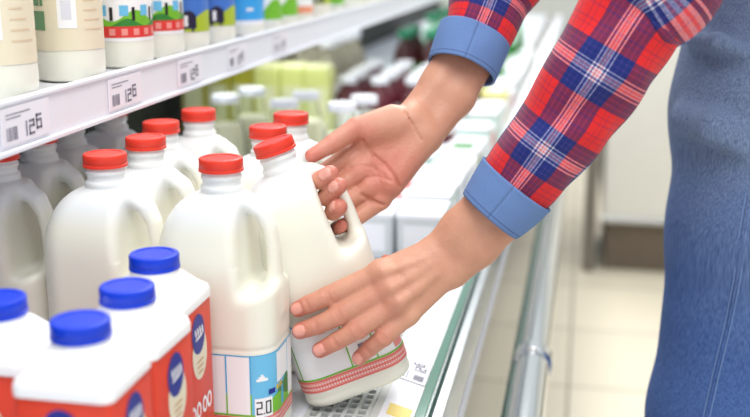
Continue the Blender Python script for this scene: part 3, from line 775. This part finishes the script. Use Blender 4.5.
grid_bottles(small_bottle('dark_drink_bottle', 'dark maroon bottle with green cap farther down the deck', 'dark maroon bottles with green caps', dkm, tgreen, .036, .20), frange(-.52,4,.082), frange(3.05,3,.09))
grid_bottles(small_bottle('green_capped_bottle', 'pale green bottle with teal cap near the far end of the case', 'pale green bottles at the far end', palegreen, tgreen, .036, .20), frange(-.54,4,.09), frange(3.75,5,.12))
grid_bottles(small_bottle('tall_shaded_bottle', 'grey beige bottle in the shade at the back of the deck', 'grey beige bottles in the shade', beige, M['whitecap'], .034, .21), frange(-.88,4,.078), frange(2.6,4,.1))
# cups and packets on the front of the deck
packc = [(M['white'],M['whitecap']), (palegreen,M['white']), (mat('pack_ivory',(240,236,222),.4),M['dgreen']), (mat('pack_grey',(205,212,216),.4),M['whitecap']), (mat('pack_lemon',(238,232,150),.4),M['white']), (mat('pack_rose',(240,205,200),.4),M['red'])]
cn = ['white','pale green','ivory','light grey','lemon yellow','pale pink']
pp = []
for i, (c1, c2) in enumerate(packc):
    e = empty('dairy_pack', (0,0,-5), 0, '%s dairy pack in the rows beyond the hands' % cn[i], 'pack', '%s dairy packs on the front of the deck' % cn[i])
    h_ = (.06,.075,.066,.07,.08,.055)[i]
    b = MB(); b.box((-.033,-.046,0), (.033,.046,h_), bev=.006); b.build('pack_body', c1, e, True)
    b = MB(); b.box((-.034,-.0475,h_-.008), (.034,.0475,h_+.001), bev=.003); b.build('lid', M['whitecap'] if i != 4 else c1, e, True)
    b = MB(); b.box((-.022,-.0468,.014), (.022,-.0462,h_-.016)); b.box((.0332,-.03,.014), (.0337,.03,h_-.016)); b.box((-.02,-.03,h_+.0012), (.02,.03,h_+.0016)); b.build('label', c2, e)
    pp.append([e, False])
random.seed(11)
y_ = 1.46
while y_ < 4.0:
    for x_ in (-.22,-.29,-.36):
        if y_ < 2.0 and x_ < -.3: continue
        k = random.choice((0,0,0,1,2,2,3,3,0,4,5)); e, used = pp[k]; loc = (x_+random.uniform(-.001,.001), y_+random.uniform(-.002,.002), S+LIFT)
        if x_ < -.25 and 2.05 < y_ : continue
        if not used: e.location = loc; pp[k][1] = True
        else: dup(e, loc, 0)
    y_ += .102
for e, used in pp:
    if not used:
        for ch in list(e.children): bpy.data.objects.remove(ch)
        bpy.data.objects.remove(e)
# ================================================================== FREEZER
fz = Z(598,272,-S); fr = empty('chest_freezer', (fz.x, fz.y, 0), 0, 'white freezer with a dark kick plate behind the legs', 'freezer')
b = MB(); b.box((0,0,.185), (1.9,.8,.98), bev=.02); b.build('cabinet', M['freezer'], fr, True)
b = MB(); b.box((.02,.05,0), (1.88,.76,.185)); b.build('kick_plate', M['kick'], fr)
b = MB(); b.box((-.01,-.012,.93), (1.91,.81,.99), bev=.008); b.build('top_rim', M['steel'], fr, True)
b = MB(); b.box((.0,-.008,.18), (1.9,.0,.198), bev=.002); b.build('lower_trim', M['steel'], fr)
b = MB(); b.box((-.055,0,0), (-.015,.5,1.25), bev=.006); b.box((-.058,.0,1.25), (-.012,.5,1.27), bev=.004)
pp_ = b.build('steel_post', mat('grey_post',(126,120,110),.5), None, True); pp_.location = (fz.x, fz.y, 0); tag(pp_, 'grey upright post just left of the freezer', 'post')
# ================================================================== PERSON
person = empty('person', (.25,1.33,0), 0, 'person in red and blue plaid shirt and jeans lifting a milk jug', 'person')
bpy.context.view_layer.update()
PO = Vector((.25,1.33,0))
def toP(o): o.parent = person; o.location = -PO; return o
DEP = .018      # depth of the hands from the camera along its axis, added to every joint
def tup(t): return tuple(P(t[0],t[1],t[2]+DEP))
def arm(points, h=.00125):
    """points: dict with wrist, elbow, carpals, fingers..."""
    allp = [Vector(tup(p)) for p in points['all']]
    lo = Vector([min(p[i] for p in allp)-.055 for i in range(3)]); hi = Vector([max(p[i] for p in allp)+.055 for i in range(3)])
    return SDF(lo, hi, h)
tips = []    # (tip position, direction to nail centre, axis) for tint
def hand(spec, side):
    global DEP
    DEP = spec.get('dep', .018)
    pts = [spec['wrist'], spec['arm_end']]+[p for f in spec['fingers'] for p in f[0]]+[p for p in spec['thumb'][0]]
    g = arm({'all': pts})
    W, E = spec['wrist'], spec['arm_end']
    # forearm, slightly flattened: two parallel cones
    wv = Vector(spec['wide'][0])  # pixel offset across the wrist
    for s in (-1, 1):
        a = (W[0]+s*wv[0], W[1]+s*wv[1], W[2]); mm = spec['mid']
        m_ = (mm[0]+s*wv[0]*.9, mm[1]+s*wv[1]*.9, mm[2])
        e = (E[0]+s*wv[0]*.8, E[1]+s*wv[1]*.8, E[2])
        g.cone(tup(a), tup(m_), .0165, .0190, .010); g.cone(tup(m_), tup(e), .0190, .0235, .010)
    for (a, b_, r1, r2) in spec['palm']: g.cone(tup(a), tup(b_), r1, r2, spec.get('pk', .007))
    for (fp, rs) in spec['fingers']+[spec['thumb']]:
        fp = [tup(p) for p in fp]
        for i in range(len(fp)-1): g.cone(fp[i], fp[i+1], rs[i], rs[i+1], .005 if i == 0 else .0015)
    for (pl, r, k) in spec.get('crease', []):
        g.chain([tup(p) for p in pl], [r]*len(pl), k, cut=True)
    for (p, r) in spec.get('knuckle', []): g.cone(tup(p), tup(p), r, r, .006)
    def surf(px, py):
        prev = None
        for k in range(600):
            p = P(px, py, .86+k*.0005); i = [int(round((p[j]-g.lo[j])/g.h)) for j in range(3)]
            if min(i) < 0 or any(i[j] >= g.D.shape[j] for j in range(3)): continue
            if g.D[i[0],i[1],i[2]] < 0: return p
        return None
    for (pl, r, k, up_) in spec.get('lines', []):           # creases cut into (or tendons raised on) the visible skin
        q = [surf(*c) for c in pl]; q = [c-FW*up_ for c in q if c is not None]
        if len(q) > 1:
            for i in range(len(q)-1): g.cone(q[i], q[i+1], r, r, k, cut=up_ >= 0)
    for (fp, rs) in spec['fingers']:                         # folds over the finger joints
        q = [np.array(tup(p)) for p in fp]; vw = -np.array(FW)
        for j, offs in spec['folds']:
            ax = q[min(j+1,len(q)-1)]-q[j-1]; ax /= np.linalg.norm(ax); up2 = vw-ax*vw.dot(ax); up2 /= np.linalg.norm(up2); sd = np.cross(ax, up2)
            for o_2 in offs:
                c = q[j]+ax*o_2; rr = rs[j]+.0006; arc = [c+(up2*math.cos(w_)+sd*math.sin(w_))*rr for w_ in (-.7,-.35,0,.35,.7)]
                g.chain(arc, [.0010]*5, .0012, cut=True)
    V, Q = g.arr()
    tint = np.zeros((len(V),4), np.float32); tint[:,3] = 1
    for (fp, rs) in spec['fingers']+[spec['thumb']]:
        q = np.array([tup(p) for p in fp]); tip = q[-1]
        d = np.linalg.norm(V-tip, axis=1); tint[:,1] = np.maximum(tint[:,1], .85*np.exp(-(d/.014)**2))
        for kp in q[1:-1]:
            d = np.linalg.norm(V-kp, axis=1); tint[:,1] = np.maximum(tint[:,1], .5*np.exp(-(d/.011)**2))
    if spec.get('palmred'):
        for p, rr, am in spec['palmred']:
            d = np.linalg.norm(V-np.array(tup(p)), axis=1); tint[:,1] = np.maximum(tint[:,1], am*np.exp(-(d/rr)**2))
    # nails: flattened plate on the outward side of each tip
    for (fi, nd) in spec['nails']:
        fp, rs = (spec['fingers']+[spec['thumb']])[fi]
        q = np.array([tup(p) for p in fp]); ax = q[-1]-q[-2]; ax /= np.linalg.norm(ax)
        n_ = np.array(RT)*nd[0]+np.array(UP)*nd[1]-np.array(FW)*nd[2]; n_ -= ax*n_.dot(ax); n_ /= np.linalg.norm(n_)
        c = q[-1]+n_*rs[-1]*1.0-ax*.001; sd = np.cross(ax, n_); rel = V-c
        ea = (rel@ax)/.0062; es = (rel@sd)/.0052; en = (rel@n_)
        inside = (np.abs(ea)**3+np.abs(es)**3 < 1) & (np.abs(en) < .006)
        V[inside] += n_*.0006*1.0; tint[inside,0] = 1
        rim = (~inside) & (np.abs(ea)**3+np.abs(es)**3 < 1.9) & (np.abs(en) < .006)
        V[rim] -= n_*.0004
    return V, Q, tint
RH = dict(dep=.026, pk=.013, wrist=(420,126,1.05), mid=(448,90,1.062), arm_end=(479,32,1.075), wide=[(9,7)],
  palm=[((414,116,1.045),(347,156,1.030),.0105,.0085), ((418,124,1.045),(358,172,1.026),.0110,.0095), ((422,132,1.045),(369,187,1.026),.0110,.0092), ((426,140,1.045),(381,200,1.030),.0110,.0088),
        ((410,121,1.036),(366,132,1.022),.0135,.0115), ((424,138,1.036),(392,184,1.026),.0130,.0105)],
  fingers=[([(347,157,1.030),(320,175,1.020),(320,180,.966),(330,174,.960)], (.0098,.0090,.0088,.0084)),
           ([(358,173,1.026),(329,194,1.020),(326,197,.974),(339,186,.958)], (.0100,.0092,.0088,.0080)),
           ([(369,188,1.026),(341,206,1.022),(333,212,.978),(339,207,.961)], (.0095,.0088,.0082,.0082)),
           ([(381,201,1.030),(352,222,1.022),(337,228,1.0),(341,226,.985)], (.0090,.0078,.0068,.0064))],
  thumb=([(392,118,1.035),(356,128,1.020),(332,144,1.004),(312,156,.992)], (.0140,.0108,.0092,.0070)),
  lines=[([(362,140),(366,147),(374,156),(384,164),(394,176),(400,188)], .0013, .0025, .0003), ([(350,168),(360,165),(372,167),(384,175)], .0010,.002,.0003),
          ([(357,186),(366,178),(378,176),(392,181)], .0010,.002,.0003), ([(361,141),(357,149),(350,156)], .0014,.0025,.0003), ([(405,112),(412,124),(421,140)], .0008,.002,.0003),
          ([(370,160),(376,170),(380,182)], .0007,.0015,.0003), ([(384,205),(372,201),(362,195)], .0014,.003,.0002)],
  folds=[(2,(0,))],
  nails=[(0,(.2,.4,1)),(1,(.2,.4,1)),(2,(.1,.3,1))],
  palmred=[((385,172,1.02),.038,.62),((360,133,1.01),.022,.5),((330,145,1.0),.02,.4)])
LH = dict(wrist=(444,262,.962), mid=(470,237,.955), arm_end=(516,190,.94), wide=[(8.5,9)],
  palm=[((428,254,.957),(381,272,.949),.0135,.0112), ((434,262,.955),(389,288,.946),.0140,.0112), ((438,270,.956),(397,302,.946),.0135,.0108), ((442,278,.960),(408,315,.950),.0130,.0098),
        ((430,260,.966),(402,270,.964),.013,.011)],
  fingers=[([(381,272,.949),(328,296,.949),(309,304,.950),(298,309,.954)], (.0104,.0094,.0084,.0076)),
           ([(389,288,.946),(339,315,.946),(318,325,.949),(300,331,.953)], (.0106,.0096,.0086,.0078)),
           ([(397,302,.946),(358,329,.944),(337,341,.949),(320,350,.954)], (.0102,.0094,.0084,.0076)),
           ([(408,315,.950),(384,337,.947),(370,348,.955),(359,358,.962)], (.0094,.0086,.0078,.0070))],
  thumb=([(428,258,.968),(404,264,.982),(394,263,.995),(386,260,1.0)], (.0110,.0090,.0070,.0055)),
  lines=[([(384,272),(404,266),(424,259)], .0013,.009,-.0004), ([(392,288),(410,277),(430,266)], .0013,.009,-.0004), ([(400,302),(416,290),(434,275)], .0013,.009,-.0004)],
  folds=[(1,(-.0022,0,.0022)),(2,(-.001,.001))],
  knuckle=[((381,272,.945),.0108),((389,288,.942),.0112),((397,302,.942),.0106)],
  nails=[(0,(-.2,.1,1)),(1,(-.2,.1,1)),(2,(-.2,.1,1)),(3,(-.2,.1,1))],
  palmred=[((380,300,.94),.025,.2)])
parts = [hand(RH,'r'), hand(LH,'l')]
# coarse rest of the body: upper arms, trunk, neck and head, ankles
SHL, SHR = Vector((.14,1.10,1.40)), Vector((.17,1.52,1.40))
ELL, ELR = P(674,-34,.898), P(560,-80,1.10)
HD = Vector((.06,1.30,1.66))
g = SDF((-.2,.8,.9), (.5,1.8,1.85), .007)
g.cone(P(516,190,.952), ELL, .028, .034, .02); g.cone(ELL, SHL, .036, .045, .02)
g.cone(P(480,30,1.085), P(497,-8,1.10), .026,.030,.01); g.cone(P(497,-8,1.10), ELR, .030, .034, .01); g.cone(ELR, SHR, .036, .045, .02)
g.cone((.22,1.24,1.33),(.22,1.40,1.33), .10,.10,.05); g.cone((.28,1.33,1.0),(.22,1.32,1.33), .12,.11,.06)
g.cone(SHL, SHR, .05, .05, .04); g.cone((.17,1.31,1.42), HD, .055,.055,.03)
g.ell(HD+Vector((.01,0,.03)), (.095,.075,.115), .02); g.ell(HD+Vector((-.045,0,-.035)), (.045,.05,.055), .02)
g.cone(HD+Vector((-.095,0,.025)), HD+Vector((-.112,0,-.005)), .008,.012,.008)
for s in (-1,1): g.ell(HD+Vector((.01,s*.078,.01)), (.015,.008,.028), .004); g.ell(HD+Vector((-.075,s*.028,.028)), (.012,.014,.010), .004)
g.ell(HD+Vector((-.088,0,-.045)), (.010,.022,.007), .004)
V3, Q3 = g.arr(); t3 = np.zeros((len(V3),4), np.float32); t3[:,3] = 1
VV = []; QQ = []; TT = []; off = 0
for (V, Q, t) in parts+[(V3,Q3,t3)]: VV.append(V); QQ.append(Q+off); TT.append(t); off += len(V)
me = mesh_from('body', np.concatenate(VV), np.concatenate(QQ))
at = me.attributes.new('tint', 'FLOAT_COLOR', 'POINT'); at.data.foreach_set('color', np.concatenate(TT).ravel())
toP(link('body', me, M['skin']))
# hair
g = SDF((-.15,1.1,1.5), (.25,1.5,1.9), .006)
g.ell(HD+Vector((.03,0,.055)), (.095,.085,.105), .02); g.ell(HD+Vector((.06,0,-.02)), (.06,.075,.09), .03)
V, Q = g.arr(); toP(link('hair', mesh_from('hair', V, Q), M['hair']))

# shirt
def tube_uv(name, path, radii, mat_, wr=.0025, seg=72, sub=60, seed=1, thick=0, v0=0, taper_ends=False, flat=None):
    rnd = np.random.RandomState(seed)
    pts = [Vector(p) for p in path]; n = len(pts)
    def cr(t):
        t = min(max(t,0),n-1-1e-6); i = int(t); f = t-i
        p0, p1, p2, p3 = pts[max(i-1,0)], pts[i], pts[min(i+1,n-1)], pts[min(i+2,n-1)]
        p = .5*((2*p1)+(p2-p0)*f+(2*p0-5*p1+4*p2-p3)*f*f+(3*p1-p0-3*p2+p3)*f**3)
        r = radii[i]+(radii[min(i+1,n-1)]-radii[i])*f; return p, r
    ph = rnd.uniform(0, 6.28, 12)
    rows = []; L = 0; prev = None
    samples = [cr((n-1)*k/sub) for k in range(sub+1)]
    V = []; UVv = []
    for k, (p, r) in enumerate(samples):
        t = (samples[min(k+1,sub)][0]-samples[max(k-1,0)][0]).normalized()
        if prev is not None: L += (p-prev).length
        prev = p
        x = (CAM-p) if k == 0 else x; x = (x-t*x.dot(t)).normalized(); y = t.cross(x)
        for j in range(seg+1):
            a = 2*PI*j/seg
            dd = wr*(math.sin(L*70+2*math.sin(a+ph[0])+ph[1])*max(0,math.sin(a*1+ph[2]))+.7*math.sin(L*120+3*math.sin(a*2+ph[3])+ph[4])*max(0,math.cos(a+ph[5]))+.6*math.sin(3*a+L*25+ph[6]))
            rr = r+dd
            V.append(p+(x*math.cos(a)+y*math.sin(a))*rr); UVv.append(((a if a <= PI else a-2*PI)*.043, L+v0))
    nn = seg+1; Fs = []; FU = []
    for k in range(sub):
        for j in range(seg):
            q = (k*nn+j, k*nn+j+1, (k+1)*nn+j+1, (k+1)*nn+j); Fs.append(q)
            uu = [UVv[i] for i in q]
            if j == seg//2: uu = [(u-2*PI*.043 if u > .1 else u, v) for u, v in uu] if uu[0][0] > .1 and uu[1][0] < 0 else uu
            FU.append(uu)
    me = bpy.data.meshes.new(name); me.from_pydata([tuple(v) for v in V], [], Fs)
    uv = me.uv_layers.new(name='UVMap'); flatuv = [c for f in FU for u in f for c in u]; uv.data.foreach_set('uv', flatuv)
    o = link(name, me, mat_)
    if thick:
        s = o.modifiers.new('thickness', 'SOLIDIFY'); s.thickness = thick; s.offset = -1
    return o
g = SDF((-.1,.95,.95), (.55,1.72,1.55), .008)
g.cone((.23,1.23,1.30),(.23,1.41,1.30), .125,.125,.05); g.cone((.29,1.28,1.06),(.29,1.38,1.06), .125,.125,.06); g.cone((.29,1.33,1.08),(.23,1.32,1.32), .14,.13,.06)
g.cone(SHL, SHR, .064, .064, .05); g.cone(SHR, SHR+(ELR-SHR)*.15, .064,.060,.03); g.cone(SHL, SHL+(ELL-SHL)*.15, .064,.060,.03)
sl_, X, Y, Zz = g.sub((-9,-9,-9),(9,9,9)); g.D[sl_] = smax(g.D[sl_], 1.055-Zz, .006)
V, Q = g.arr(); shirt = toP(link('shirt', mesh_from('shirt', V, Q), M['plaid_body']))
def child(o, par): o.parent = par; o.matrix_parent_inverse = Matrix.Identity(4); o.location = (0,0,0); return o
# near (left) sleeve
crossv = .0
lp = [P(507,197,.958), P(535,160,.948), P(563,122,.938), P(600,68,.921), P(636,12,.907), ELL, (ELL+SHL)/2, SHL]
child(tube_uv('sleeve', lp, [.0335,.0385,.0412,.0448,.0470,.050,.056,.062], M['plaid'], wr=.0022, seg=90, sub=150, seed=3, thick=.0015, v0=.082-.058), shirt)
child(tube_uv('cuff', [P(490,216,.962), P(503,201,.959), P(517,184,.955)], [.0325,.0365,.0395], M['chambray'], wr=.0008, seg=72, sub=16, seed=5, thick=.0025), shirt)
rp = [P(466,56,1.090), P(478,30,1.096), P(495,-8,1.106), P(530,-50,1.105), ELR, (ELR+SHR)/2, SHR]
child(tube_uv('sleeve', rp, [.034,.0375,.0425,.047,.052,.056,.062], M['plaid'], wr=.0022, seg=90, sub=130, seed=7, thick=.0015, v0=.02), shirt)
child(tube_uv('cuff', [P(461,70,1.086), P(467,54,1.090), P(474,37,1.095)], [.0365,.0385,.0395], M['chambray'], wr=.0008, seg=72, sub=16, seed=8, thick=.0025), shirt)
# jeans
g = SDF((-.15,.9,.05), (.6,1.8,1.14), .006)
Lleg = [P(775,-15,1.22), P(757,110,1.2), P(750,230,1.2), P(724,417,1.22), Vector((.17,1.20,.12))]
g.chain(Lleg, [.098,.092,.088,.083,.062], .03)
Rleg = [Vector((.28,1.43,.98)), Vector((.30,1.47,.75)), Vector((.31,1.50,.52)), Vector((.36,1.50,.12))]
g.chain(Rleg, [.098,.090,.078,.060], .03)
g.cone((.29,1.27,1.0),(.29,1.40,1.0), .115,.115,.05)
for (a, b_, r) in [((676,112),(745,136),.007), ((684,38),(750,54),.007), ((672,122),(740,152),.006)]:
    pa, pm, pb = P(a[0]+6,a[1],1.17), P((a[0]+b_[0])/2,(a[1]+b_[1])/2-4,1.123), P(b_[0],b_[1],1.113)
    g.cone(pa, pm, r, r, .020); g.cone(pm, pb, r, r*.5, .020)
sl_, X, Y, Zz = g.sub((-9,-9,-9),(9,9,9)); g.D[sl_] = smax(g.D[sl_], .07-Zz, .004)
V, Q = g.arr(); jeans = toP(link('jeans', mesh_from('jeans', V, Q), M['denim']))
# outer seam down the near leg: ridge with two stitch lines, following the surface
from mathutils.bvhtree import BVHTree
bv = BVHTree.FromPolygons([tuple(v) for v in V], [tuple(q) for q in Q.tolist()])
def on_jeans(px, py):
    o = CAM; d = (P(px,py,1)-CAM).normalized(); hit = bv.ray_cast(o, d); return (hit[0], hit[1]) if hit[0] else None
for dx, r, mm in ((0,.0016,'denim'), (-3.2,.0006,'stitch'), (3.2,.0006,'stitch')):
    pts = []
    for (sx, sy) in ((749,195),(743,231),(737,280),(728,325),(717,370),(708,410),(702,440),(692,480)):
        hgt = on_jeans(sx+dx, sy)
        if hgt: pts.append(hgt[0]-hgt[1]*(-.0004 if hgt[1].dot(FW) < 0 else .0004))
    if len(pts) > 2:
        b = MB(); b.tube(pts, r, 8); child(b.build('seam', M[mm], None, True), jeans)
# shoes
for nm, c in (('shoe',Vector((.11,1.20,0))), ('shoe',Vector((.30,1.50,0)))):
    g = SDF(c+Vector((-.2,-.08,-.01)), c+Vector((.16,.08,.14)), .005)
    g.cone(c+Vector((.07,0,.04)), c+Vector((-.10,0,.035)), .038,.034,.02); g.cone(c+Vector((.06,0,.05)), c+Vector((.06,0,.09)), .038,.036,.02)
    sl_, X, Y, Zz = g.sub((-9,-9,-9),(9,9,9)); g.D[sl_] = smax(g.D[sl_], .002-Zz, .004)
    V, Q = g.arr(); toP(link(nm, mesh_from(nm, V, Q), mat('dark_shoe',(50,46,44),.5)))
